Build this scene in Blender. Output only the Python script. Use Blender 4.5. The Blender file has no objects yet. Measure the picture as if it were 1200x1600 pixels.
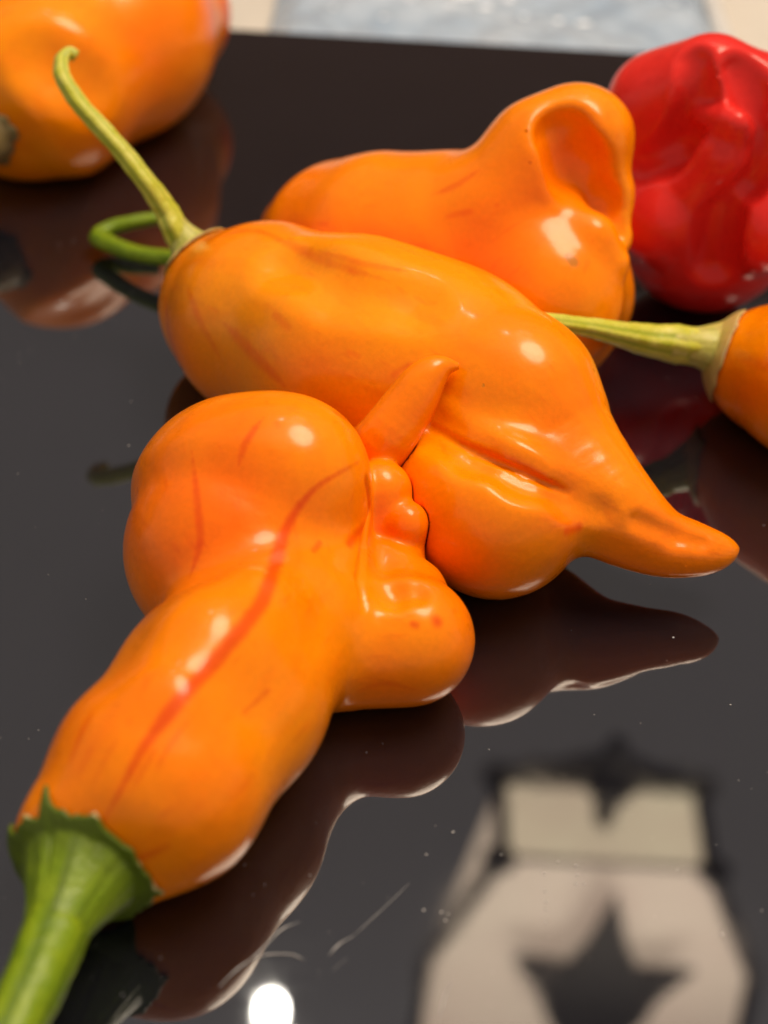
import bpy, math, random
import numpy as np
from mathutils import Vector, Matrix

random.seed(7); RNG = np.random.default_rng(7)
scene = bpy.context.scene
col = scene.collection

# ------------------------------------------------------------------ camera
F = 2600.0                       # focal length in photo pixels (photo 1200 x 1600)
PITCH = math.radians(38.0); ROLL = math.radians(3.2); DIST = 0.235
fwd = np.array([0, math.cos(PITCH), -math.sin(PITCH)])
_r = np.array([1.0, 0, 0]); _u = np.cross(_r, fwd)
RGT = _r * math.cos(ROLL) + _u * math.sin(ROLL)
UPV = _u * math.cos(ROLL) - _r * math.sin(ROLL)
CAM = -fwd * DIST
cd = bpy.data.cameras.new('camera'); cam = bpy.data.objects.new('camera', cd); col.objects.link(cam)
cam.matrix_world = Matrix(((RGT[0], UPV[0], -fwd[0], CAM[0]), (RGT[1], UPV[1], -fwd[1], CAM[1]),
                           (RGT[2], UPV[2], -fwd[2], CAM[2]), (0, 0, 0, 1)))
cd.sensor_fit = 'VERTICAL'; cd.sensor_height = 24.0; cd.lens = F / 1600 * 24.0
cd.clip_start = 0.005; cd.clip_end = 50
cd.dof.use_dof = True; cd.dof.focus_distance = 0.212; cd.dof.aperture_fstop = 10.0
scene.camera = cam

# ------------------------------------------------------------------ room light, added area light and exposure
world = bpy.data.worlds.new('World'); scene.world = world; world.use_nodes = True
bg = world.node_tree.nodes['Background']
bg.inputs[0].default_value = (1.0, 0.88, 0.74, 1); bg.inputs[1].default_value = 0.56
scene.view_settings.view_transform = 'Standard'; scene.view_settings.look = 'None'
scene.view_settings.exposure = 0.02; scene.view_settings.gamma = 1.0
LANTERN_GLOW = 4.1
UPLIGHT = 25.0                   # watts, open top of the lantern
BULB_GLOW = 260.0
# broad unseen area light added for highlights: above and beyond the peppers, a little right
al = bpy.data.lights.new('highlight_light', 'AREA'); al.shape = 'ELLIPSE'; al.size = 0.54; al.size_y = 0.40; al.energy = 10.0; al.color = (1.0, 0.84, 0.66)
alo = bpy.data.objects.new('highlight_light', al); col.objects.link(alo)
_ld = np.array([0.30, 0.18, 0.94]); _ld /= np.linalg.norm(_ld)
alo.location = tuple(_ld * 1.0); alo.rotation_euler = Vector(tuple(_ld)).to_track_quat('Z', 'Y').to_euler()
try:
    scene.cycles.use_denoising = True
    scene.cycles.max_bounces = 8
    scene.cycles.sample_clamp_indirect = 6.0
except Exception:
    pass

# ------------------------------------------------------------------ geometry helpers
def ray(px, py):
    d = fwd + RGT * ((px - 600) / F) - UPV * ((py - 800) / F)
    return d                                   # depth along the optical axis = 1
def at(px, py, h):
    """point of the place seen at that spot of the photo and lying h metres above the table"""
    d = ray(px, py); t = (h - CAM[2]) / d[2]
    return CAM + d * t
def depth(p): return float(np.dot(np.asarray(p) - CAM, fwd))
def proj(p):
    v = np.asarray(p) - CAM; z = v @ fwd
    return 600 + F * (v @ RGT) / z, 800 - F * (v @ UPV) / z
def rest(px, py, r):
    """centre and radius of a ball of r photo pixels that rests on the table"""
    h = 0.012
    for _ in range(30):
        p = at(px, py, h); R = r * depth(p) / F; h = R
    return at(px, py, h), R

def smin(a, b, k):
    h = np.clip(0.5 + 0.5 * (b - a) / k, 0, 1)
    return b + (a - b) * h - k * h * (1 - h)
def smax(a, b, k): return -smin(-a, -b, k)

def seg_sdf(p, a, b, ra, rb):
    ba = b - a; L2 = float(ba @ ba)
    pa = p - a
    if L2 < 1e-14: return np.sqrt((pa * pa).sum(1)) - ra
    t = np.clip(pa @ ba / L2, 0, 1)
    # eased radius keeps the chains smooth
    q = pa - t[:, None] * ba
    return np.sqrt((q * q).sum(1)) - (ra + (rb - ra) * t * t * (3 - 2 * t))

class Shape:
    """smooth-blended field of round chains; cuts carve folds and grooves"""
    def __init__(self): self.ops = []; self.avoid = None     # avoid: a neighbour this fruit is pressed against
    def chain(self, nodes, k=30, ki=None, dense=False):
        """nodes (px, py, r[, height mm]); k blend width in photo pixels"""
        pts = []
        for n in nodes:
            px, py, r = n[:3]
            if len(n) > 3:
                p = at(px, py, n[3] / 1000); R = r * depth(p) / F
            else:
                p, R = rest(px, py, r)
            pts.append((p, R))
        d = depth(pts[0][0])
        if dense:
            C4 = catmull(np.array([[*p, r] for p, r in pts]), 5); pts = [(c[:3], max(float(c[3]), 2e-4)) for c in C4]; ki = 2
        self.ops.append(('u', pts, k * d / F, (ki if ki else k) * d / F)); return self
    def surf(self, nodes, k=10, mode='cut'):
        """nodes (px, py, r, off): a chain laid along the visible surface, centre off*r in front of it"""
        pts = []
        for px, py, r, off in nodes:
            h = self.hit(px, py)
            R = r * depth(h) / F; d = ray(px, py); d = d / np.linalg.norm(d)
            pts.append((h - d * R * off, R))
        d = depth(pts[0][0])
        self.ops.append(('c' if mode == 'cut' else 'u', pts, k * d / F, k * d / F)); return self
    def __call__(self, p):
        f = None
        for m, pts, k, ki in self.ops:
            g = None
            if len(pts) == 1: g = seg_sdf(p, pts[0][0], pts[0][0], pts[0][1], pts[0][1])
            for (a, ra), (b, rb) in zip(pts[:-1], pts[1:]):
                s = seg_sdf(p, a, b, ra, rb)
                g = s if g is None else smin(g, s, ki)
            if f is None: f = g
            elif m == 'u': f = smin(f, g, k)
            else: f = smax(f, -g, k)
        f = smax(f, 0.0002 - p[:, 2], 0.0012)          # rests on the table
        if self.avoid is not None:
            w = f < 0.0025
            if w.any(): f[w] = np.maximum(f[w], 0.00015 - self.avoid(p[w]))
        return f
    def hit(self, px, py):
        d = ray(px, py); a, b = 0.08, 0.5
        for n in (260, 40):
            t = np.linspace(a, b, n); v = self(CAM + t[:, None] * d)
            i = int(np.argmax(v < 0))
            if v[i] >= 0: i = int(np.argmin(v))
            st = t[1] - t[0]; a, b = t[i] - st, t[i] + st * 0.2
        return CAM + t[i] * d
    def bounds(self):
        P = np.array([p for m, pts, k, ki in self.ops if m == 'u' for p, r in pts])
        R = np.array([r for m, pts, k, ki in self.ops if m == 'u' for p, r in pts])[:, None]
        return (P - R).min(0) - 0.004, (P + R).max(0) + 0.004
    def grad(self, p):
        e = 8e-5; g = np.empty_like(p)
        for i in range(3):
            o = np.zeros(3); o[i] = e
            g[:, i] = (self(p + o) - self(p - o)) / (2 * e)
        return g
    def project(self, p, level=0.0, it=3):
        for _ in range(it):
            f = self(p) - level; g = self.grad(p); n2 = (g * g).sum(1)
            p = p - np.clip(f / np.maximum(n2, 0.2), -0.0006, 0.0006)[:, None] * g
        return p

def surface_net(sh, step):
    lo, hi = sh.bounds()
    n = np.ceil((hi - lo) / step).astype(int) + 1
    ax = [lo[i] + step * np.arange(n[i]) for i in range(3)]
    G = np.stack(np.meshgrid(*ax, indexing='ij'), -1).reshape(-1, 3)
    v = np.concatenate([sh(c) for c in np.array_split(G, max(1, len(G) // 200000))]).reshape(n)
    s = v < 0
    c = [slice(0, -1), slice(1, None)]
    corners = [s[c[i], c[j], c[k]] for i in (0, 1) for j in (0, 1) for k in (0, 1)]
    cnt = sum(x.astype(int) for x in corners); act = (cnt > 0) & (cnt < 8)
    idx = -np.ones(act.shape, int); I = np.argwhere(act); idx[act] = np.arange(len(I))
    verts = lo + step * (I + 0.5)
    quads = []
    for a in range(3):
        b, d = (a + 1) % 3, (a + 2) % 3
        s0 = np.moveaxis(s, (a, b, d), (0, 1, 2)); i0 = np.moveaxis(idx, (a, b, d), (0, 1, 2))
        e0 = s0[:-1, 1:-1, 1:-1]; e1 = s0[1:, 1:-1, 1:-1]
        X = np.argwhere(e0 != e1)
        x, y, z = X.T
        q = np.stack([i0[x, y, z], i0[x, y + 1, z], i0[x, y + 1, z + 1], i0[x, y, z + 1]], 1)
        fl = ~e0[x, y, z]
        q[fl] = q[fl][:, ::-1]
        quads.append(q)
    return verts, np.concatenate(quads)

def subdivide(v, q):
    E = np.concatenate([np.stack([q[:, i], q[:, (i + 1) % 4]], 1) for i in range(4)])
    Es = np.sort(E, 1); U, inv = np.unique(Es, axis=0, return_inverse=True); inv = inv.reshape(-1)
    m = (v[U[:, 0]] + v[U[:, 1]]) / 2; fc = v[q].mean(1)
    nv, nq, nu = len(v), len(q), len(U)
    e = [inv[i * nq:(i + 1) * nq] + nv for i in range(4)]; c = nv + nu + np.arange(nq)
    nqs = np.concatenate([np.stack([q[:, i], e[i], c, e[i - 1]], 1) for i in range(4)])
    return np.concatenate([v, m, fc]), nqs

def obj_from(name, v, f, mat, parent=None, smooth=True):
    me = bpy.data.meshes.new(name)
    v = np.asarray(v, np.float32)
    if isinstance(f, np.ndarray):
        me.vertices.add(len(v)); me.vertices.foreach_set('co', v.ravel())
        me.loops.add(f.size); me.loops.foreach_set('vertex_index', f.astype(np.int32).ravel())
        me.polygons.add(len(f)); me.polygons.foreach_set('loop_start', np.arange(0, f.size, f.shape[1], dtype=np.int32))
        me.update(calc_edges=True)
    else:
        me.from_pydata([tuple(map(float, x)) for x in v], [], [tuple(map(int, x)) for x in f]); me.update()
    if smooth: me.polygons.foreach_set('use_smooth', [True] * len(me.polygons))
    me.materials.append(mat)
    o = bpy.data.objects.new(name, me); col.objects.link(o)
    if parent:
        o.parent = parent; o.matrix_parent_inverse = Matrix.Translation(-parent.location)
    return o
def attr(o, name, vals):
    a = o.data.attributes.new(name, 'FLOAT', 'POINT'); a.data.foreach_set('value', np.asarray(vals, np.float32))
def vattr(o, name, vals):
    a = o.data.attributes.new(name, 'FLOAT_VECTOR', 'POINT'); a.data.foreach_set('vector', np.asarray(vals, np.float32).ravel())
def empty(name, loc, label, cat, group=None):
    o = bpy.data.objects.new(name, None); col.objects.link(o); o.location = tuple(map(float, loc)); o.empty_display_size = 0.01
    tag(o, label, cat, group); return o
def tag(o, label=None, cat=None, group=None, kind=None):
    if label: o['label'] = label
    if cat: o['category'] = cat
    if group: o['group'] = group
    if kind: o['kind'] = kind
    return o

def catmull(P, n):
    P = np.asarray(P, float); Q = np.concatenate([[2 * P[0] - P[1]], P, [2 * P[-1] - P[-2]]]); out = []
    for i in range(1, len(Q) - 2):
        for t in np.linspace(0, 1, n, endpoint=False):
            a, b, c, d = Q[i - 1:i + 3]
            out.append(0.5 * (2 * b + (c - a) * t + (2 * a - 5 * b + 4 * c - d) * t * t + (3 * b - a - 3 * c + d) * t ** 3))
    out.append(Q[-2]); return np.array(out)

def tube(ctrl, radii, sides=28, n=12, flute=0.0, nflute=5, wob=0.0):
    """bent tapering stalk with lengthwise ribs"""
    C = catmull(ctrl, n); R = catmull(np.stack([radii, radii, radii], 1), n)[:, 0]
    T = np.gradient(C, axis=0); T /= np.linalg.norm(T, axis=1)[:, None]
    nrm = np.cross(T[0], [0.3, 0.2, 1.0]); nrm /= np.linalg.norm(nrm)
    V = []; ph = RNG.random(4) * 6; RB = []
    for i in range(len(C)):
        nrm = nrm - T[i] * (nrm @ T[i]); nrm /= np.linalg.norm(nrm); b = np.cross(T[i], nrm)
        for j in range(sides):
            a = 2 * math.pi * j / sides
            rr = R[i] * (1 + flute * (math.cos(nflute * a + ph[0]) + 0.6 * math.cos((nflute + 3) * a + ph[1] + i * 0.03))
                         + wob * math.sin(i * 0.55 + ph[2] + 2 * a) + wob * 0.6 * math.sin(i * 1.3 + ph[3] - 3 * a))
            RB.append(-(math.cos(nflute * a + ph[0]) + 0.6 * math.cos((nflute + 3) * a + ph[1] + i * 0.03)))
            V.append(C[i] + rr * (math.cos(a) * nrm + math.sin(a) * b))
    Fc = [(i * sides + j, i * sides + (j + 1) % sides, (i + 1) * sides + (j + 1) % sides, (i + 1) * sides + j)
          for i in range(len(C) - 1) for j in range(sides)]
    V.append(C[0] - T[0] * R[0] * 0.2); V.append(C[-1] + T[-1] * R[-1] * 0.2); m = len(V)
    Fc += [(m - 2, (j + 1) % sides, j) for j in range(sides)]
    o = (len(C) - 1) * sides
    Fc += [(m - 1, o + j, o + (j + 1) % sides) for j in range(sides)]
    L = np.repeat(np.linspace(0, 1, len(C)), sides); L = np.append(L, [0, 1]); tube.rib = np.append(RB, [0, 0])
    return np.array(V), Fc, L

# ------------------------------------------------------------------ materials
def mat_new(name):
    m = bpy.data.materials.new(name); m.use_nodes = True
    nt = m.node_tree; b = nt.nodes['Principled BSDF']; return m, nt, b
def N(nt, t, **kw):
    n = nt.nodes.new(t)
    for k, v in kw.items(): setattr(n, k, v)
    return n
def ramp(nt, src, stops):
    r = N(nt, 'ShaderNodeValToRGB'); e = r.color_ramp.elements
    while len(e) < len(stops): e.new(0.5)
    for s, (p, c) in zip(e, stops): s.position = p; s.color = (*c, 1) if len(c) == 3 else c
    nt.links.new(src, r.inputs[0]); return r
def mixc(nt, fac, a, b, blend='MIX'):
    m = N(nt, 'ShaderNodeMix', data_type='RGBA', blend_type=blend); L = nt.links.new
    for s, x in ((m.inputs[0], fac), (m.inputs[6], a), (m.inputs[7], b)):
        if isinstance(x, (int, float)): s.default_value = x
        elif isinstance(x, tuple): s.default_value = (*x, 1)
        else: L(x, s)
    return m.outputs[2]
def math_(nt, op, a, b=0.0):
    m = N(nt, 'ShaderNodeMath', operation=op)
    for s, x in zip(m.inputs, (a, b)):
        if isinstance(x, (int, float)): s.default_value = x
        else: nt.links.new(x, s)
    return m.outputs[0]

def noise(nt, vec, scale, detail=3, rough=0.5):
    n = N(nt, 'ShaderNodeTexNoise'); n.inputs['Scale'].default_value = scale; n.inputs['Detail'].default_value = detail
    n.inputs['Roughness'].default_value = rough
    if vec is not None: nt.links.new(vec, n.inputs['Vector'])
    return n.outputs[0]

def pepper_mat(name, light, deep, streakc, rough=0.30, sss=0.0):
    m, nt, b = mat_new(name); L = nt.links.new
    at_s = N(nt, 'ShaderNodeAttribute', attribute_name='streak'); at_b = N(nt, 'ShaderNodeAttribute', attribute_name='scar')
    at_d = N(nt, 'ShaderNodeAttribute', attribute_name='deep')
    at_v = N(nt, 'ShaderNodeAttribute', attribute_name='along')
    tc = N(nt, 'ShaderNodeTexCoord'); O = tc.outputs['Object']
    big = ramp(nt, noise(nt, O, 38, 2, 0.5), [(0.36, (0, 0, 0)), (0.66, (1, 1, 1))]).outputs[0]
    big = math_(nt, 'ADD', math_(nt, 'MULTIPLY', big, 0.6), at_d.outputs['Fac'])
    c = mixc(nt, big, light, deep)
    # faint lengthwise veining of the flesh
    vein = ramp(nt, noise(nt, at_v.outputs['Vector'], 9, 3, 0.6), [(0.5, (0, 0, 0)), (0.72, (1, 1, 1))]).outputs[0]
    c = mixc(nt, math_(nt, 'MULTIPLY', vein, 0.26), c, deep)
    vein2 = ramp(nt, noise(nt, at_v.outputs['Vector'], 24, 2, 0.5), [(0.64, (0, 0, 0)), (0.74, (1, 1, 1))]).outputs[0]
    c = mixc(nt, math_(nt, 'MULTIPLY', vein2, 0.18), c, streakc)
    # fine speckle of the skin
    sp = ramp(nt, noise(nt, O, 1500, 2, 0.6), [(0.3, (0.95, 0.95, 0.95)), (0.7, (1.03, 1.03, 1.03))]).outputs[0]
    c = mixc(nt, 1.0, c, sp, 'MULTIPLY')
    # streaks with feathered, broken edges
    brk = noise(nt, O, 420, 3, 0.6)
    st = math_(nt, 'ADD', at_s.outputs['Fac'], math_(nt, 'MULTIPLY', math_(nt, 'SUBTRACT', brk, 0.5), 0.5))
    st = ramp(nt, st, [(0.15, (0, 0, 0)), (0.85, (1, 1, 1))]).outputs[0]
    c = mixc(nt, math_(nt, 'MULTIPLY', st, 0.72), c, streakc)
    sc = ramp(nt, math_(nt, 'ADD', at_b.outputs['Fac'], math_(nt, 'MULTIPLY', math_(nt, 'SUBTRACT', noise(nt, O, 900, 3, 0.7), 0.5), 0.9)),
              [(0.4, (0, 0, 0)), (0.7, (1, 1, 1))]).outputs[0]
    c = mixc(nt, math_(nt, 'MULTIPLY', sc, 0.75), c, (0.42, 0.17, 0.02))
    L(c, b.inputs['Base Color'])
    rr = ramp(nt, noise(nt, O, 260, 3, 0.6), [(0.3, (rough * 0.8,) * 3), (0.7, (rough * 1.3,) * 3)]).outputs[0]
    rr = math_(nt, 'ADD', rr, math_(nt, 'MULTIPLY', sc, 0.2)); L(rr, b.inputs['Roughness'])
    b.inputs['IOR'].default_value = 1.42; b.inputs['Specular IOR Level'].default_value = 0.2; b.inputs['Specular Tint'].default_value = (1.0, 0.72, 0.45, 1)
    b.inputs['Coat Weight'].default_value = 0.5; b.inputs['Coat Roughness'].default_value = 0.15; b.inputs['Coat Tint'].default_value = (1.0, 0.95, 0.85, 1); b.inputs['Coat IOR'].default_value = 1.4
    b.inputs['Subsurface Weight'].default_value = sss
    b.inputs['Subsurface Radius'].default_value = (1.0, 0.32, 0.08)
    b.inputs['Subsurface Scale'].default_value = 0.004
    # waxy skin relief: soft dimples and a fine orange-peel
    h = math_(nt, 'ADD', math_(nt, 'MULTIPLY', noise(nt, O, 210, 2, 0.5), 1.0), math_(nt, 'MULTIPLY', noise(nt, O, 1500, 3, 0.6), 0.16))
    h = math_(nt, 'ADD', h, math_(nt, 'MULTIPLY', noise(nt, at_v.outputs['Vector'], 12, 1, 0.5), 0.22))
    h = math_(nt, 'ADD', h, math_(nt, 'MULTIPLY', sc, -0.1))
    bp = N(nt, 'ShaderNodeBump'); bp.inputs['Strength'].default_value = 0.5; bp.inputs['Distance'].default_value = 0.0005
    L(h, bp.inputs['Height']); L(bp.outputs[0], b.inputs['Normal'])
    return m

def stalk_mat(name, c1, c2, c3, tip=None, start=0.3):
    m, nt, b = mat_new(name); L = nt.links.new
    O = N(nt, 'ShaderNodeTexCoord').outputs['Object']
    al = N(nt, 'ShaderNodeAttribute', attribute_name='length')
    c = mixc(nt, ramp(nt, noise(nt, O, 330, 3, 0.6), [(0.35, (0, 0, 0)), (0.68, (1, 1, 1))]).outputs[0], c1, c2)
    c = mixc(nt, math_(nt, 'MULTIPLY', ramp(nt, noise(nt, O, 900, 3, 0.7), [(0.55, (0, 0, 0)), (0.7, (1, 1, 1))]).outputs[0], 0.35), c, c3)
    rb = N(nt, 'ShaderNodeAttribute', attribute_name='rib')
    c = mixc(nt, math_(nt, 'MULTIPLY', ramp(nt, rb.outputs['Fac'], [(0.35, (0, 0, 0)), (0.9, (1, 1, 1))]).outputs[0], 0.75), c, c3)
    if tip:
        e = ramp(nt, math_(nt, 'ADD', al.outputs['Fac'], math_(nt, 'MULTIPLY', math_(nt, 'SUBTRACT', noise(nt, O, 500, 3, 0.7), 0.5), 0.5)),
                 [(start, (0, 0, 0)), (min(start + 0.45, 1.0), (1, 1, 1))]).outputs[0]
        c = mixc(nt, e, c, tip)
        rim = ramp(nt, math_(nt, 'ADD', al.outputs['Fac'], math_(nt, 'MULTIPLY', math_(nt, 'SUBTRACT', noise(nt, O, 330, 3, 0.7), 0.62), 0.35)), [(0.96, (0, 0, 0)), (1.0, (1, 1, 1))]).outputs[0]
        c = mixc(nt, rim, c, (0.50, 0.38, 0.17))
    L(c, b.inputs['Base Color']); b.inputs['Roughness'].default_value = 0.42; b.inputs['Specular IOR Level'].default_value = 0.35
    b.inputs['Subsurface Weight'].default_value = 0.15; b.inputs['Subsurface Scale'].default_value = 0.002
    b.inputs['Subsurface Radius'].default_value = (0.6, 1.0, 0.2)
    bp = N(nt, 'ShaderNodeBump'); bp.inputs['Strength'].default_value = 0.6; bp.inputs['Distance'].default_value = 0.0004
    L(noise(nt, O, 700, 3, 0.6), bp.inputs['Height']); L(bp.outputs[0], b.inputs['Normal'])
    return m

def plain(name, c, rough=0.5, metal=0.0, emit=None, estr=0.0):
    m, nt, b = mat_new(name)
    cc = mixc(nt, noise(nt, N(nt, 'ShaderNodeTexCoord').outputs['Object'], 60, 3, 0.6), tuple(x * 0.9 for x in c), tuple(min(1, x * 1.08) for x in c))
    nt.links.new(cc, b.inputs['Base Color']); b.inputs['Roughness'].default_value = rough; b.inputs['Metallic'].default_value = metal
    if emit: b.inputs['Emission Color'].default_value = (*emit, 1); b.inputs['Emission Strength'].default_value = estr
    return m

ORANGE = pepper_mat('orange_pepper_skin', (0.98, 0.295, 0.0), (0.92, 0.15, 0.0), (0.78, 0.05, 0.0))
ORANGE_RED = pepper_mat('deep_orange_pepper_skin', (0.97, 0.265, 0.0), (0.90, 0.135, 0.0), (0.70, 0.032, 0.0))
RED = pepper_mat('red_pepper_skin', (0.82, 0.032, 0.024), (0.56, 0.013, 0.013), (0.40, 0.008, 0.010), rough=0.3, sss=0.0)
GREEN = stalk_mat('fresh_green_stalk', (0.155, 0.24, 0.0), (0.23, 0.31, 0.004), (0.08, 0.14, 0.0))
CALYX = stalk_mat('green_calyx', (0.14, 0.22, 0.0), (0.20, 0.28, 0.004), (0.075, 0.12, 0.0), tip=(0.08, 0.115, 0.002), start=0.45)
PALE = stalk_mat('pale_yellow_green_stalk', (0.50, 0.49, 0.03), (0.62, 0.58, 0.10), (0.25, 0.31, 0.01))
TAN = stalk_mat('dry_tan_calyx', (0.46, 0.44, 0.07), (0.56, 0.52, 0.14), (0.30, 0.28, 0.04), tip=(0.55, 0.40, 0.13), start=0.6)
DARKG = stalk_mat('dull_green_calyx', (0.16, 0.12, 0.04), (0.22, 0.16, 0.06), (0.14, 0.09, 0.03))

# ------------------------------------------------------------------ setting
def table_material():
    m, nt, b = mat_new('black_glass'); L = nt.links.new
    O = N(nt, 'ShaderNodeTexCoord').outputs['Object']
    L(mixc(nt, noise(nt, O, 30, 3, 0.6), (0.005, 0.005, 0.007), (0.008, 0.008, 0.011)), b.inputs['Base Color'])
    r = ramp(nt, noise(nt, O, 55, 4, 0.65), [(0.4, (0.010,) * 3), (0.8, (0.075,) * 3)]).outputs[0]
    L(r, b.inputs['Roughness']); b.inputs['IOR'].default_value = 1.6; b.inputs['Specular IOR Level'].default_value = 1.0
    return m
TABLE = table_material()
eL, eR = at(365, 43, 0), at(960, 77, 0)              # far edge of the black surface
ed = (eR - eL) / np.linalg.norm(eR - eL); en = np.array([-ed[1], ed[0], 0]); em = (eL + eR) / 2
def rounded_slab(c, ax, ay, lx0, lx1, ly0, ly1, z0, z1, bev):
    V = []; Fc = []
    for dz, ins in ((z0, 0), (z1 - bev, 0), (z1 - bev * 0.3, bev * 0.3), (z1, bev)):
        for x, y in ((lx0 + ins, ly0 + ins), (lx1 - ins, ly0 + ins), (lx1 - ins, ly1 - ins), (lx0 + ins, ly1 - ins)):
            p = c + ax * x + ay * y; V.append((p[0], p[1], dz))
    for k in range(3):
        for j in range(4): Fc.append((k * 4 + j, k * 4 + (j + 1) % 4, k * 4 + 4 + (j + 1) % 4, k * 4 + 4 + j))
    Fc.append((12, 13, 14, 15)); Fc.append((3, 2, 1, 0))
    return V, Fc
v, f = rounded_slab(em, ed, en, -0.45, 0.45, -0.62, 0.0, -0.012, 0.0, 0.0012)
table = tag(obj_from('table_top', v, f, TABLE, smooth=False), kind='structure')
WTOP = plain('pale_worktop', (0.62, 0.56, 0.47), 0.5)
v, f = rounded_slab(em, ed, en, -0.9, 0.9, -1.0, 0.9, -0.05, -0.0125, 0.002)
tag(obj_from('worktop', v, f, WTOP, smooth=False), kind='structure')
# ceiling and far wall of the room, seen mirrored in the black surface
ZC = 2.1
yw = float(at(200, 425, -ZC)[1])
CEIL = plain('ceiling_paint', (0.80, 0.83, 1.0), 0.9)
WALL = plain('brown_wall_paint', (0.22, 0.135, 0.10), 0.8)
v, f = rounded_slab(np.zeros(3), np.array([1., 0, 0]), np.array([0, 1., 0]), -14, 14, -14, yw + 0.1, ZC, ZC + 0.05, 0.005)
tag(obj_from('ceiling', v, f, CEIL, smooth=False), kind='structure')
v, f = rounded_slab(np.zeros(3), np.array([1., 0, 0]), np.array([0, 1., 0]), -14, 14, yw, yw + 0.09, -0.9, ZC - 0.002, 0.005)
tag(obj_from('wall', v, f, WALL, smooth=False), kind='structure')

# ------------------------------------------------------------------ pepper builder
def pepper_body(parent, sh, mat, step=0.0007, axis=None, streaks=(), scars=(), deeps=(), name='body'):
    V, Q = surface_net(sh, step)
    V = sh.project(V, it=3)
    V, Q = subdivide(V, Q); V = sh.project(V, it=1)
    o = obj_from(name, V, Q, mat, parent)
    def paint(items):
        tot = np.zeros(len(V))
        for pts, w, s in items:
            if len(pts) > 2:
                pts = catmull(np.array([[x, y, 0.0] for x, y in pts]), 5)[:, :2]
            H = np.array([sh.hit(x, y) for x, y in pts])
            best = np.full(len(V), 9.0); n = max(1, len(H) - 1)
            for i in range(n):
                a, b = H[i], H[min(i + 1, len(H) - 1)]
                t = (i + 0.5) / n
                ww = w * depth(a) / F * (0.45 + 0.55 * math.sin(math.pi * min(max(t, 0.06), 0.94))) if len(H) > 1 else w * depth(a) / F
                best = np.minimum(best, (seg_sdf(V, a, b, 0, 0)) / ww + (0.9 * (1 - min(1.0, 5 * t * (1 - t))) if n > 3 else 0.2))
            tot = np.maximum(tot, s * np.clip(1.3 - best * 0.7, 0, 1))
        return tot
    attr(o, 'streak', paint(streaks)); attr(o, 'scar', paint(scars))
    dp = np.zeros(len(V))
    for (x, y, r, s) in deeps:
        h = sh.hit(x, y); R = r * depth(h) / F
        dp += s * np.exp(-((V - h) ** 2).sum(1) / (R * R))
    attr(o, 'deep', dp)
    A = np.array(axis); seg = A[1:] - A[:-1]; cum = np.concatenate([[0], np.cumsum(np.linalg.norm(seg, axis=1))])
    bestd = np.full(len(V), 9.0); T = np.zeros(len(V)); D = np.zeros((len(V), 3))
    for i in range(len(seg)):
        t = np.clip((V - A[i]) @ seg[i] / (seg[i] @ seg[i]), 0, 1); q = V - A[i] - t[:, None] * seg[i]
        d = np.linalg.norm(q, axis=1); w = d < bestd
        bestd[w] = d[w]; T[w] = (cum[i] + t * np.linalg.norm(seg[i]))[w]; D[w] = q[w]
    D /= np.maximum(np.linalg.norm(D, axis=1), 1e-6)[:, None]
    vattr(o, 'along', D * 0.5 + (A[-1] - A[0])[None] / np.linalg.norm(A[-1] - A[0]) * (T * 9.0)[:, None])
    return o

def calyx(parent, sh, base, neck, r_neck, r_rim, d_rim, mat, teeth, thick=0.0006, nth=120, ns=16, hug=0.62, lift=0.0004, flare=2.0):
    """skirt of sepals: hugs the shoulder of the fruit at its jagged rim and runs up into the stalk"""
    base = np.asarray(base, float); neck = np.asarray(neck, float)
    a = neck - base; Ln = np.linalg.norm(a); a /= Ln
    e1 = np.cross(a, [0, 0, 1.0]); e1 /= np.linalg.norm(e1); e2 = np.cross(e1, a)
    V = []; L = []
    for i in range(nth):
        th = 2 * math.pi * i / nth
        tl = teeth(th)
        for j in range(ns + 1):
            s = j / ns                       # 0 rim .. 1 neck
            ax = -d_rim * tl * (1 - s) ** 1.3 + Ln * s
            rho = r_neck + (r_rim * (0.9 + 0.1 * tl) - r_neck) * (1 - s) ** flare
            V.append(base + a * ax + e1 * rho * math.cos(th) + e2 * rho * math.sin(th)); L.append(1 - s)
    V = np.array(V); L = np.array(L)
    if DEBUG: print('CALYX', [(round(2 * math.pi * i / nth, 2), tuple(int(q) for q in proj(V[i * (ns + 1)]))) for i in range(0, nth, nth // 16)])
    Pj = V.copy()
    Pj = sh.project(Pj, lift, it=10)
    w = np.clip((L - (1 - hug)) / hug, 0, 1); w = (w * w * (3 - 2 * w))[:, None]
    V = V * (1 - w) + Pj * w
    d = sh(V); ins = d < lift
    V[ins] = sh.project(V[ins], lift, it=14)
    V[:, 2] = np.maximum(V[:, 2], 0.0008)
    Fc = [(i * (ns + 1) + j, i * (ns + 1) + j + 1, ((i + 1) % nth) * (ns + 1) + j + 1, ((i + 1) % nth) * (ns + 1) + j)
          for i in range(nth) for j in range(ns)]
    o = obj_from('calyx', V, Fc, mat, parent); attr(o, 'length', L)
    TH = np.repeat(2 * math.pi * np.arange(nth) / nth, ns + 1)
    attr(o, 'rib', (np.cos(7 * TH + 1) + 0.7 * np.cos(16 * TH)) * (0.35 + 0.65 * (1 - L)))
    md = o.modifiers.new('thickness', 'SOLIDIFY'); md.thickness = thick; md.offset = 0
    sb = o.modifiers.new('smooth', 'SUBSURF'); sb.levels = 1; sb.render_levels = 1
    return o
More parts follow.
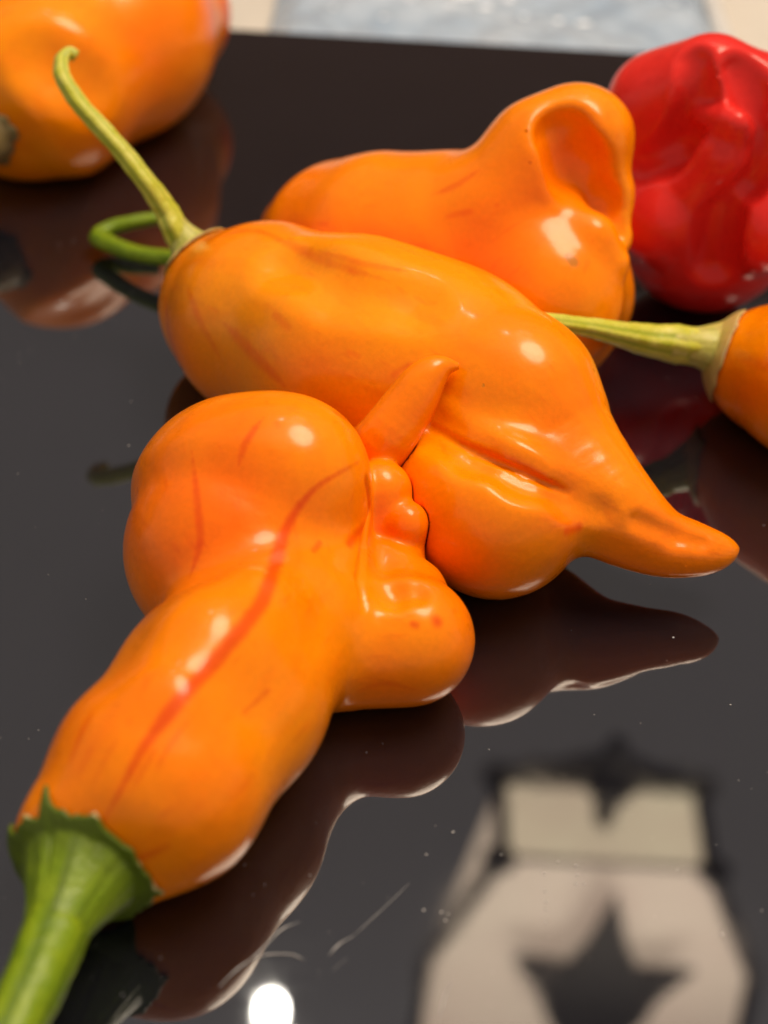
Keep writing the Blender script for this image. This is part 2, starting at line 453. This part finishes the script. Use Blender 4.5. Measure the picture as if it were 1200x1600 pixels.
def stem(parent, nodes, mat, flute=0.05, wob=0.02, nflute=5):
    C = [at(x, y, h / 1000) for x, y, r, h in nodes]; R = [n[2] * depth(c) / F for n, c in zip(nodes, C)]
    v, f, L = tube(C, R, flute=flute, wob=wob, nflute=nflute)
    v[:, 2] = np.maximum(v[:, 2], 0.0004)
    o = obj_from('stem', v, f, mat, parent); attr(o, 'length', L); attr(o, 'rib', tube.rib); return o
def cen(*n): return at(n[0], n[1], n[2] / 1000) if len(n) > 2 else None
DEBUG = False
GROUP = 'peppers lying on the black glass'

# ------------------------------------------------------------------ front pepper
A = Shape()
A.chain([(148, 1318, 126), (245, 1222, 162), (345, 1090, 158), (412, 995, 140), (450, 930, 125)], 60, 60)
A.chain([(470, 850, 108, 12), (486, 965, 104, 11)], 40)
A.chain([(385, 800, 186), (362, 860, 168)], 30)
A.chain([(450, 745, 128, 21)], 40)
A.chain([(540, 1015, 96), (638, 1000, 104)], 30)
A.chain([(600, 900, 60, 9), (640, 930, 60, 9)], 24)
A.chain([(600, 875, 56, 8), (622, 890, 44, 8)], 24)
A.chain([(634, 818, 36, 14), (630, 850, 34, 11)], 14, 20)
A.chain([(594, 768, 50, 16), (598, 812, 46, 13)], 12, 24)
A.chain([(575, 716, 50, 15), (600, 688, 46, 19.5), (637, 636, 41, 23.5), (664, 594, 32, 26.5), (688, 574, 18, 28), (722, 572, 2, 28)], 9, dense=True)
A.surf([(574, 752, 7, 0.4), (579, 800, 8, 0.3), (570, 850, 8, 0.4), (563, 905, 7, 0.6), (570, 950, 5, 0.9)], 7)
A.surf([(620, 915, 36, 0.7), (650, 915, 26, 0.75)], 18)
A.surf([(400, 950, 60, -0.7), (330, 1010, 70, -0.75), (270, 1090, 60, -0.8)], 60, 'add')
ab = at(126, 1360, 0.0088); an = at(84, 1458, 0.0092)
_a = (an - ab) / np.linalg.norm(an - ab)
A.ops.append(('c', [(ab + _a * 0.0305, 0.030)], 0.005, 0.005))
root = empty('chili_pepper', rest(345, 1090, 160)[0] * [1, 1, 0], 'orange pepper nearest the viewer with bulging crown, curled tail and broad green calyx', 'pepper', GROUP)
A_axis = [rest(150, 1322, 112)[0], rest(245, 1222, 164)[0], rest(345, 1090, 160)[0], rest(425, 960, 150)[0], rest(400, 800, 184)[0]]
pepper_body(root, A, ORANGE_RED, 0.0007, A_axis,
    streaks=[([(158, 1290), (190, 1232), (225, 1168), (275, 1100), (330, 1040), (378, 982), (408, 942), (428, 890), (448, 825), (490, 765), (560, 722)], 11, 0.95),
             ([(300, 705), (308, 780), (312, 850), (292, 915)], 6, 0.7),
             ([(372, 728), (385, 690), (412, 652)], 6, 0.7), ([(105, 1205), (125, 1150), (150, 1100)], 6, 0.6), ([(200, 1246), (228, 1196), (252, 1158)], 4, 0.6), ([(182, 1240), (205, 1196), (230, 1150)], 3.5, 0.5),
             ([(140, 1238), (160, 1196), (186, 1150)], 3.5, 0.5), ([(240, 1212), (262, 1170), (300, 1120)], 4, 0.5), ([(120, 1228), (134, 1186), (156, 1140)], 3.5, 0.45), ([(330, 1285), (372, 1240), (410, 1190)], 5, 0.35),
             ([(490, 862), (500, 848)], 6, 0.7), ([(380, 1115), (420, 1078)], 5, 0.6), ([(210, 1345), (262, 1322)], 6, 0.6),
             ([(545, 850), (566, 825)], 9, 0.8), ([(682, 970), (683, 972)], 10, 0.9), ([(645, 975), (650, 978)], 6, 0.8),
             ([(545, 1085), (600, 1068), (660, 1080)], 5, 0.4), ([(525, 645), (540, 655)], 9, 0.7)],
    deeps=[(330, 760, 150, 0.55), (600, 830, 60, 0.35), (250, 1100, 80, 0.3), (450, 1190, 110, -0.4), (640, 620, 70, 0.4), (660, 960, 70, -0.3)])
def teeth_a(th):
    t = 0.42 + 0.08 * math.sin(4 * th + 1.0) + 0.07 * math.sin(11 * th) + 0.05 * math.sin(23 * th + 2) + 0.03 * math.sin(37 * th)
    for c, w, h in ((1.12, 0.07, 1.15), (1.85, 0.09, 0.5), (3.25, 0.13, 0.8), (0.12, 0.12, 0.9), (4.2, 0.15, 0.8), (5.2, 0.15, 0.8), (0.72, 0.10, 0.25), (2.5, 0.07, 0.3)):
        d = (th - c + math.pi) % (2 * math.pi) - math.pi
        t += h * math.exp(-abs(d) / w)
    return t
rn = 47 * depth(an) / F
calyx(root, A, ab, an, rn, 114 * depth(ab) / F, 0.0030, CALYX, teeth_a, thick=0.0006, flare=1.5, nth=240, ns=22, hug=0.3)
stem(root, [(112, 1392, 44, 8.8), (97, 1430, 49, 9.0), (83, 1462, 52, 9.2), (55, 1530, 50, 9.4), (22, 1600, 48, 9.2), (-20, 1690, 48, 9.0)], GREEN, 0.03, 0.012)

# ------------------------------------------------------------------ middle pepper
B = Shape()
B.chain([(362, 478, 112), (420, 502, 138), (560, 555, 168), (690, 600, 168), (800, 625, 140, 19)], 60, 70)
B.chain([(700, 745, 128), (775, 797, 140)], 36)
B.chain([(860, 705, 108, 15), (945, 790, 82, 12), (1020, 842, 57, 9), (1080, 858, 44, 8), (1122, 861, 28, 8), (1154, 857, 2, 8)], 40, dense=True)
B.surf([(668, 664, 30, 0.45), (740, 700, 36, 0.3), (820, 738, 34, 0.3), (890, 774, 24, 0.55), (940, 798, 14, 0.8)], 26)
B.surf([(672, 668, 6, 0.45), (740, 706, 7, 0.3), (820, 741, 6, 0.4), (885, 770, 5, 0.8)], 8)
B.surf([(1000, 815, 14, 0.7), (1060, 838, 12, 0.75), (1100, 848, 9, 0.85)], 16)
B.surf([(440, 392, 40, 0.93), (530, 428, 40, 0.9), (640, 448, 40, 0.93)], 50)
B.avoid = A
rootB = empty('chili_pepper', rest(690, 620, 170)[0] * [1, 1, 0], 'long orange pepper in the middle with a pale upright stem and a pointed tail', 'pepper', GROUP)
B_axis = [rest(362, 478, 112)[0], rest(560, 555, 168)[0], rest(720, 650, 170)[0], at(955, 790, .012), at(1150, 856, .008)]
pepper_body(rootB, B, ORANGE, 0.0007, B_axis,
    streaks=[([(350, 505), (395, 552), (445, 603)], 11, 0.6), ([(400, 358), (460, 385), (520, 412), (610, 440)], 9, 0.5),
             ([(258, 462), (264, 520), (288, 584)], 8, 0.7), ([(290, 440), (312, 500), (350, 570)], 7, 0.45), ([(330, 372), (390, 360), (440, 372)], 7, 0.5), ([(480, 388), (560, 410), (640, 425)], 6, 0.5), ([(430, 492), (450, 512)], 8, 0.5), ([(885, 830), (905, 824)], 8, 0.8),
             ([(720, 690), (800, 722), (880, 762)], 9, 0.7), ([(545, 550), (560, 556)], 6, 0.5), ([(615, 585), (640, 570)], 6, 0.5)],
    scars=[([(650, 478), (690, 468)], 14, 0.34), ([(755, 602), (756, 604)], 4, 0.6)],
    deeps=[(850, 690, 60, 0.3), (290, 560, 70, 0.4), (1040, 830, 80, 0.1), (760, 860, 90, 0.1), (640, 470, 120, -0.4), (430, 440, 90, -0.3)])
def teeth_b(th): return 0.8 + 0.25 * math.sin(5 * th) + 0.18 * math.sin(11 * th + 1) + 0.12 * math.sin(19 * th)
bb = at(305, 398, 0.0165); bn = at(262, 336, 0.0218)
calyx(rootB, B, bb, bn, 16.5 * depth(bn) / F, 58 * depth(bb) / F, 0.0008, TAN, teeth_b, thick=0.0004, flare=2.8, hug=0.4)
HB = 30.0
stem(rootB, [(286, 384, 20, 17.6), (272, 358, 20, 20.2), (258, 328, 18.5, 22.6), (228, 285, 15.5, 26.5), (180, 225, 14.5, 31.0), (130, 170, 14, 35.0), (100, 125, 13, 38.0), (97, 94, 11, 39.5), (109, 82, 9.5, 40), (119, 88, 9, 39.5)], PALE, 0.06, 0.03)

# ------------------------------------------------------------------ back pepper with the folded mouth
C = Shape()
C.chain([(478, 372, 74), (530, 380, 112), (600, 392, 140), (720, 410, 158), (820, 430, 156)], 50, 50)
C.chain([(780, 330, 96, 27), (850, 250, 86, 34), (903, 222, 86, 36)], 40, 50)
C.chain([(850, 460, 130, 17), (893, 470, 84, 12), (880, 520, 74)], 40, 40)
C.chain([(903, 222, 84, 36), (932, 300, 52, 30), (948, 370, 40, 25)], 20, 30)
C.surf([(882, 212, 46, -0.3), (902, 262, 48, -0.4), (932, 316, 36, -0.25), (962, 362, 20, 0.0)], 24)
C.surf([(890, 330, 26, -0.5), (928, 368, 25, -0.45), (962, 408, 20, -0.4)], 30, 'add')
B_plain = Shape(); B_plain.ops = B.ops; C.avoid = B_plain
rootC = empty('chili_pepper', rest(760, 420, 150)[0] * [1, 1, 0], 'orange pepper behind the middle one with a folded mouth-like end facing the red pepper', 'pepper', GROUP)
C_axis = [rest(500, 372, 96)[0], rest(600, 392, 140)[0], rest(760, 420, 150)[0], at(900, 330, .028)]
pepper_body(rootC, C, ORANGE, 0.0008, C_axis,
    streaks=[([(675, 305), (715, 288), (750, 265)], 6, 0.6), ([(700, 338), (735, 330)], 6, 0.5), ([(450, 352), (510, 350)], 5, 0.6), ([(775, 322), (778, 320)], 4, 0.6)],
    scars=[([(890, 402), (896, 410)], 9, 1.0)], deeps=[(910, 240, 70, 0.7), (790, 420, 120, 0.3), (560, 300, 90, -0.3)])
stem(rootC, [(430, 385, 18, 12), (340, 400, 14, 8), (258, 402, 13, 5), (205, 394, 13, 4), (165, 378, 14, 3.4), (154, 370, 14, 3.2), (172, 357, 12, 3.6), (205, 348, 11, 4.4), (245, 341, 10, 5)], GREEN, 0.03, 0.02)

# ------------------------------------------------------------------ red pepper
D = Shape()
D.chain([(1105, 350, 138), (1112, 250, 150, 25)], 50)
D.chain([(1033, 165, 86, 34), (1110, 138, 84, 40)], 30)
D.chain([(1185, 185, 100, 36)], 30)
D.chain([(1035, 335, 76, 20)], 34)
D.chain([(1195, 340, 86, 22)], 26)
D.surf([(1082, 95, 30, 0.2), (1088, 160, 40, 0.05), (1062, 235, 38, 0.0), (1000, 262, 26, 0.25)], 16)
D.surf([(1165, 110, 40, 0.35), (1190, 235, 30, 0.15), (1168, 290, 28, 0.1)], 16)
D.surf([(1128, 335, 36, 0.2), (1118, 420, 36, 0.35)], 20)
D.surf([(1152, 205, 26, 0.0), (1128, 242, 36, -0.3), (1085, 290, 32, -0.5)], 16, 'add')
D.surf([(1100, 178, 18, -0.2), (1150, 192, 20, -0.2)], 14, 'add')
rootD = empty('chili_pepper', rest(1105, 335, 148)[0] * [1, 1, 0], 'wrinkled red pepper at the back on the right', 'pepper', GROUP)
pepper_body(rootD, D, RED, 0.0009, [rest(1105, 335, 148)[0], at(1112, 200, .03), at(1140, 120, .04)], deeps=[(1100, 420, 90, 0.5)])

# ------------------------------------------------------------------ pepper cut by the right edge
E = Shape()
E.chain([(1196, 575, 92), (1270, 590, 118), (1370, 620, 130), (1460, 660, 70)], 60, 50)
rootE = empty('chili_pepper', rest(1330, 600, 120)[0] * [1, 1, 0], 'orange pepper cut off by the right edge, with long pale stem', 'pepper', GROUP)
pepper_body(rootE, E, ORANGE, 0.0008, [rest(1205, 575, 92)[0], rest(1300, 600, 115)[0], rest(1420, 640, 100)[0]],
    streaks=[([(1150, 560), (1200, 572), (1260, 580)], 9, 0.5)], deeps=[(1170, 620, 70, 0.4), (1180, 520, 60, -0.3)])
eb = at(1135, 548, 0.0105); en_ = at(1040, 535, 0.0135)
calyx(rootE, E, eb, en_, 24.5 * depth(en_) / F, 58 * depth(eb) / F, 0.0012, TAN, teeth_b, thick=0.0004, flare=2.6, hug=0.3)
stem(rootE, [(1110, 545, 26, 11.2), (1084, 541, 28, 12.1), (1055, 537, 29, 13), (1000, 529, 23, 15), (930, 514, 16, 19.6), (870, 504, 13, 22.4), (828, 498, 12, 24.2)], PALE, 0.07, 0.02)

# ------------------------------------------------------------------ pepper in the top left corner
G = Shape()
G.chain([(20, 165, 104), (72, 136, 134), (180, 62, 140), (250, 20, 110)], 60, 60)
G.surf([(60, 80, 60, 0.8), (150, 130, 50, 0.8)], 50)
rootF = empty('chili_pepper', rest(120, 90, 140)[0] * [1, 1, 0], 'blurred orange pepper in the top left corner with a dark stem end', 'pepper', GROUP)
pepper_body(rootF, G, ORANGE, 0.001, [rest(30, 150, 108)[0], rest(110, 90, 140)[0], rest(240, 20, 110)[0]],
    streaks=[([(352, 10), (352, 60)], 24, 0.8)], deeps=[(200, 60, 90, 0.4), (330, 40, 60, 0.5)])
gb = at(-58, 240, 0.012); gn = at(-105, 276, 0.012)
calyx(rootF, G, gb, gn, 20 * depth(gn) / F, 72 * depth(gb) / F, 0.003, DARKG, teeth_b, thick=0.0008)
stem(rootF, [(-55, 214, 22, 16), (-100, 245, 18, 17), (-150, 290, 16, 20)], GREEN)

# ------------------------------------------------------------------ plastic bag beyond the black surface
def film():
    m, nt, b = mat_new('milky_plastic_film'); L = nt.links.new
    O = N(nt, 'ShaderNodeTexCoord').outputs['Object']
    L(mixc(nt, ramp(nt, noise(nt, O, 45, 4, 0.6), [(0.35, (0, 0, 0)), (0.7, (1, 1, 1))]).outputs[0], (0.32, 0.40, 0.49), (0.50, 0.56, 0.62)), b.inputs['Base Color'])
    b.inputs['Roughness'].default_value = 0.16
    bp = N(nt, 'ShaderNodeBump'); bp.inputs['Strength'].default_value = 0.6; bp.inputs['Distance'].default_value = 0.0015
    L(noise(nt, O, 130, 3, 0.6), bp.inputs['Height']); L(bp.outputs[0], b.inputs['Normal'])
    return m
FILM = film()
def ex(px, py=60): return float((at(px, py, 0) - em) @ ed)
broot_ = empty('plastic_bag', em + en * 0.06, 'pale blue-grey wet plastic bag lying flat beyond the far edge of the black surface', 'bag')
broot_.location[2] = -0.0125
bx0, bx1, bd = ex(402), ex(1150), 0.16
NU, NV = 150, 60
def bag_h(u, w):
    x = u * (bx1 - bx0); y = w * bd
    h = 0.0055 + 0.0016 * np.sin(x * 90 + 30 * y + 1.3) * np.sin(y * 120 + 0.4) + 0.001 * np.abs(np.sin(x * 210 - y * 160 + 2 * np.sin(y * 60))) + 0.0007 * np.abs(np.sin(x * 330 + y * 240 + np.sin(x * 120)))
    e = np.minimum(np.minimum(u, 1 - u) * (bx1 - bx0), np.minimum(w, 1 - w) * bd)
    return h * np.clip(e / 0.006, 0.12, 1) ** 0.5
U, W = np.meshgrid(np.linspace(0, 1, NU), np.linspace(0, 1, NV), indexing='ij')
H = bag_h(U, W)
P = em[None, None] + ed[None, None] * (bx0 + U * (bx1 - bx0))[..., None] + en[None, None] * (0.003 + W * bd)[..., None]
top = P.copy(); top[..., 2] = -0.0121 + H; bot = P.copy(); bot[..., 2] = -0.0123
V = np.concatenate([top.reshape(-1, 3), bot.reshape(-1, 3)]); n = NU * NV
Fc = [(i * NV + j, (i + 1) * NV + j, (i + 1) * NV + j + 1, i * NV + j + 1) for i in range(NU - 1) for j in range(NV - 1)]
ring = [i * NV for i in range(NU)] + [(NU - 1) * NV + j for j in range(1, NV)] + [i * NV + NV - 1 for i in range(NU - 2, -1, -1)] + [j for j in range(NV - 2, 0, -1)]
Fc += [(ring[i], n + ring[i], n + ring[(i + 1) % len(ring)], ring[(i + 1) % len(ring)]) for i in range(len(ring))]
Fc.append(tuple(n + i for i in ring))
obj_from('film', V, Fc, FILM, broot_)
# welded seam along the bag's right side
v, f, L = tube([em + ed * (bx1 + 0.001) + en * (0.004 + bd * t) + np.array([0, 0, -0.009]) for t in (0, 0.33, 0.66, 1)], [0.0026] * 4, sides=12, n=6, wob=0.12)
obj_from('seam', v, f, plain('pale_seam', (0.66, 0.64, 0.60), 0.3), broot_)
WATER, nt, b = mat_new('water_drop'); b.inputs['Roughness'].default_value = 0.03; b.inputs['IOR'].default_value = 1.33
b.inputs['Base Color'].default_value = (0.75, 0.80, 0.84, 1); b.inputs['Coat Weight'].default_value = 1.0; b.inputs['Coat Roughness'].default_value = 0.02
def blob(c, r, ax, flat=0.5, nu=12, nv=7):
    ax = ax / np.linalg.norm(ax); a = np.cross(ax, [0.2, 0.1, 1]) if abs(ax[2]) < 0.9 else np.cross(ax, [1, 0.1, 0]); a /= np.linalg.norm(a); b2 = np.cross(ax, a)
    V = [c + ax * r * flat]; Fc = []
    for i in range(1, nv):
        ph = math.pi / 2 * i / (nv - 1)
        for j in range(nu):
            th = 2 * math.pi * j / nu
            V.append(c + ax * r * flat * math.cos(ph) + r * math.sin(ph) * (math.cos(th) * a + math.sin(th) * b2 * 1.2))
    for j in range(nu): Fc.append((0, 1 + j, 1 + (j + 1) % nu))
    for i in range(nv - 2):
        for j in range(nu):
            p = 1 + i * nu; Fc.append((p + j, p + nu + j, p + nu + (j + 1) % nu, p + (j + 1) % nu))
    return V, Fc
for px, py, r in ((720, 8, 15), (758, 16, 12), (912, 47, 12), (795, 2, 10), (735, 2, 10), (985, 3, 10), (870, 40, 7), (640, 20, 6), (560, 8, 7), (1050, 20, 6), (700, 22, 7), (520, 26, 5), (820, 24, 5), (600, 40, 5)):
    p = at(px, py, -0.0075); u = ((p - em) @ ed - bx0) / (bx1 - bx0); w = ((p - em) @ en - 0.003) / bd
    p[2] = -0.0123 + float(bag_h(np.array(u), np.array(min(max(w, 0.01), 0.99))))
    v, f = blob(p, r * depth(p) / F, np.array([0, 0, 1.0]), 0.6)
    obj_from('water_drop', v, f, WATER, broot_)

# ------------------------------------------------------------------ lantern hanging over the table (seen mirrored)
IRON = plain('dark_iron', (0.02, 0.02, 0.022), 0.45, 0.6)
def glow_glass(name, c1, c2, s):
    m, nt, b = mat_new(name); L = nt.links.new
    O = N(nt, 'ShaderNodeTexCoord').outputs['Object']
    c = mixc(nt, ramp(nt, noise(nt, O, 9, 3, 0.55), [(0.35, (0, 0, 0)), (0.7, (1, 1, 1))]).outputs[0], c1, c2)
    L(c, b.inputs['Emission Color']); b.inputs['Emission Strength'].default_value = s
    b.inputs['Base Color'].default_value = (0.7, 0.66, 0.6, 1); b.inputs['Roughness'].default_value = 0.4
    return m
PANE = glow_glass('lit_cream_glass', (0.86, 0.61, 0.45), (1.0, 0.78, 0.56), LANTERN_GLOW * 0.75)
PANE2 = glow_glass('lit_amber_glass', (0.82, 0.62, 0.42), (1.0, 0.84, 0.54), LANTERN_GLOW * 0.98)
ZL = 0.72
c0 = at(942, 1285, -ZL); LX, LY = float(c0[0]), float(c0[1])
lroot = empty('hanging_lantern', (LX, LY, ZL), 'lit lantern with dark iron frame hanging overhead, seen mirrored in the black surface', 'lantern')
# the body is four-sided: bottom plate, flaring lower section, upright main panes, open top
PROF = [(0.068, -0.034, 0.068, 0.034, ZL), (0.113, -0.044, 0.080, 0.0, ZL + 0.10), (0.122, -0.050, 0.085, -0.01, ZL + 0.34)]
def cor(i, k, grow=0.0):
    hf, yf, hb, yb, z = PROF[i]; k = k % 4
    sx = (-1, 1, 1, -1)[k]; hx, y = (hf, yf) if k < 2 else (hb, yb)
    return np.array([LX + sx * (hx + grow), LY + y + (grow if k > 1 else -grow), z])
def bar(name, a, b, r, parent=lroot):
    v, f, L = tube([a, (np.asarray(a) + b) / 2, b], [r, r, r], sides=10, n=3); return obj_from(name, v, f, IRON, parent)
def pane(name, q, mt):
    nn = np.cross(q[1] - q[0], q[3] - q[0]); nn /= np.linalg.norm(nn)
    V = [p + nn * 0.0012 for p in q] + [p - nn * 0.0012 for p in q]
    return obj_from(name, V, [(0, 1, 2, 3), (7, 6, 5, 4), (0, 4, 5, 1), (1, 5, 6, 2), (2, 6, 7, 3), (3, 7, 4, 0)], mt, lroot, smooth=False)
zf = ZL - 0.085
for k in range(4):
    pane('pane', [cor(0, k), cor(0, k + 1), cor(1, k + 1), cor(1, k)], PANE)
    pane('pane', [cor(1, k), cor(1, k + 1), cor(2, k + 1), cor(2, k)], PANE)
    bar('frame_bar', cor(0, k, .002), cor(1, k, .002), 0.005); bar('frame_bar', cor(1, k, .002), cor(2, k, .002), 0.005)
    bar('frame_bar', cor(0, k, .002), cor(0, k + 1, .002), 0.0018 if k == 0 else 0.005)
    bar('frame_bar', cor(2, k, .002), cor(2, k + 1, .002), 0.008)
    kc = cor(0, k, .004)
    v, f = blob(kc, 0.010, np.array([0, 0, 1.0]), 1.0); v2, f2 = blob(kc, 0.010, np.array([0, 0, -1.0]), 1.0)
    n = len(v); obj_from('knob', v + v2, f + [tuple(i + n for i in q) for q in f2], IRON, lroot)
    if k < 2: continue
    ax = np.array([LX, LY, 0]); cz = lambda w, z: (cor(0, k) * w + ax * (1 - w)) * [1, 1, 0] + np.array([0, 0, z])
    v, f, L = tube([cz(1, ZL - .004), cz(0.75, ZL - 0.022), cz(0.5, ZL - .03), cz(0.25, ZL - 0.045), cz(0.05, ZL - 0.062)],
                   [0.004, 0.006, 0.008, 0.009, 0.005], sides=10, n=5); obj_from('scroll', v, f, IRON, lroot)
def lathe(name, prof, mat, parent, n=24):
    V = [(LX + r * math.cos(2 * math.pi * j / n), LY + r * math.sin(2 * math.pi * j / n), z) for r, z in prof for j in range(n)]
    Fc = [(i * n + j, i * n + (j + 1) % n, (i + 1) * n + (j + 1) % n, (i + 1) * n + j) for i in range(len(prof) - 1) for j in range(n)]
    return obj_from(name, V, Fc, mat, parent)
lathe('finial', [(0.0005, zf), (0.006, zf + 0.006), (0.009, zf + 0.016), (0.005, zf + 0.026), (0.012, zf + 0.036), (0.018, zf + 0.046), (0.010, zf + 0.06), (0.006, ZL)], IRON, lroot)
pane('bottom_pane', [cor(0, k, -.001) + np.array([0, 0, .002]) for k in range(4)], PANE2)
# leaf-shaped iron ornament on the pane that faces the viewer
q0, q1, q2 = cor(1, 0), cor(1, 1), cor(2, 0)
nn = np.cross(q1 - q0, q2 - q0); nn /= np.linalg.norm(nn); nn = -nn if nn[1] > 0 else nn
fc = (q0 + q1) / 2; fx = (q1 - q0) / np.linalg.norm(q1 - q0); fz = np.cross(nn, fx); fz = -fz if fz[2] < 0 else fz
out = [(0, -.085), (.013, -.035), (.024, -.010), (.062, -.012), (.042, .02), (.036, .045), (.02, .075), (0, .10), (-.02, .075), (-.034, .045), (-.042, .02), (-.062, -.016), (-.024, -.012), (-.013, -.035)]
V = [fc + fx * (x + 0.006) + fz * (y - 0.008) for x, y in out]; n = len(out)
V2 = [p + nn * 0.012 for p in V] + [p + nn * 0.018 for p in V]
obj_from('leaf_ornament', V2, [tuple(range(n)), tuple(range(n, 2 * n))[::-1]] + [(i, (i + 1) % n, n + (i + 1) % n, n + i) for i in range(n)], IRON, lroot, smooth=False)
lathe('hanging_rod', [(0.005, ZL + 0.30), (0.005, ZC)], IRON, lroot)
bar('cross_bar', (cor(2, 0) + cor(2, 3)) / 2, (cor(2, 1) + cor(2, 2)) / 2, 0.006)
ul = bpy.data.lights.new('lantern_light', 'AREA'); ul.shape = 'RECTANGLE'; ul.size = 0.16; ul.size_y = 0.03; ul.energy = UPLIGHT; ul.color = (1.0, 0.90, 0.78)
ulo = bpy.data.objects.new('lantern_light', ul); col.objects.link(ulo); ulo.location = (LX, LY - 0.03, ZL + 0.33); ulo.rotation_euler = (math.pi, 0, 0); ulo.parent = lroot; ulo.matrix_parent_inverse = Matrix.Translation(-lroot.location)

# bare bulb on a cord
BULB = plain('lit_bulb_glass', (0.9, 0.9, 0.88), 0.3, emit=(1.0, 0.93, 0.80), estr=BULB_GLOW)
zb = 1.05; bc = at(424, 1575, -zb); bc = np.array([bc[0], bc[1], zb])
broot = empty('pendant_bulb', bc, 'bare white bulb on a cord overhead, its glare mirrored in the black surface', 'bulb')
def lathe_at(name, c, prof, mat, parent, n=20):
    V = [(c[0] + r * math.cos(2 * math.pi * j / n), c[1] + r * math.sin(2 * math.pi * j / n), c[2] + z) for r, z in prof for j in range(n)]
    Fc = [(i * n + j, i * n + (j + 1) % n, (i + 1) * n + (j + 1) % n, (i + 1) * n + j) for i in range(len(prof) - 1) for j in range(n)]
    return obj_from(name, V, Fc, mat, parent)
lathe_at('bulb_glass', bc, [(0.0004, -0.012), (0.005, -0.011), (0.008, -0.006), (0.0095, 0.0), (0.0085, 0.010), (0.007, 0.020), (0.006, 0.028)], BULB, broot)
SOCK = plain('white_socket', (0.6, 0.6, 0.58), 0.5)
lathe_at('socket', bc, [(0.008, 0.028), (0.013, 0.03), (0.014, 0.06), (0.003, 0.066), (0.003, ZC - zb)], SOCK, broot)

# ------------------------------------------------------------------ modelled glint lines and specks on the black glass
GLINT = plain('pale_glint', (0.55, 0.53, 0.50), 0.35)  # pale lines added in place of glints, mostly the mirrored calyx rim
def glint(pts, w):
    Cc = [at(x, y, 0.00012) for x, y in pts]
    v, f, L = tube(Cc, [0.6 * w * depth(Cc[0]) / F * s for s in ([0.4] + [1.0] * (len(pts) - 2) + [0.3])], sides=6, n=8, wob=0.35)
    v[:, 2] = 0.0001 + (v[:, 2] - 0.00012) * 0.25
    o = obj_from('glint_line', v, f, GLINT, table); return o
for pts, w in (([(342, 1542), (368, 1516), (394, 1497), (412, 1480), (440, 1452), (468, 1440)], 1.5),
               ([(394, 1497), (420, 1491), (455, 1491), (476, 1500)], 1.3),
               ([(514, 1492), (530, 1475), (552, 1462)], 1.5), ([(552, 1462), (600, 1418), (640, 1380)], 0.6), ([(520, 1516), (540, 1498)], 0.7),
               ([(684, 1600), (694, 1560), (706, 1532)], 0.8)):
    glint(pts, w)
DUST = plain('dust', (0.5, 0.48, 0.45), 0.8)
DV = []; DF = []
spots = [(662, 1422, 2), (690, 1425, 2), (696, 1438, 2), (700, 1428, 1.5), (1052, 996, 1.6), (1128, 1460, 2), (850, 1365, 1.4), (852, 1392, 1.6), (853, 1408, 1.6), (853, 1420, 1.3), (853, 1440, 1.3),
         (900, 1352, 1.5), (902, 1368, 1.5), (900, 1380, 1.5), (912, 1380, 1.3), (872, 1346, 1.2), (783, 1335, 1.2), (666, 1335, 1.5), (708, 1300, 1.8)]
for _ in range(220): spots.append((random.uniform(-50, 1250), random.uniform(150, 1650), random.uniform(0.3, 0.8) * (1.6 if random.random() < 0.08 else 1)))
for x, y, r in spots:
    p = at(x, y, 0.00005); v, f = blob(p, r * depth(p) / F, np.array([0, 0, 1.0]), 0.5, 6, 3); n = len(DV)
    DV += list(v); DF += [tuple(i + n for i in q) for q in f]
tag(obj_from('dust', DV, DF, DUST, table), kind='stuff')
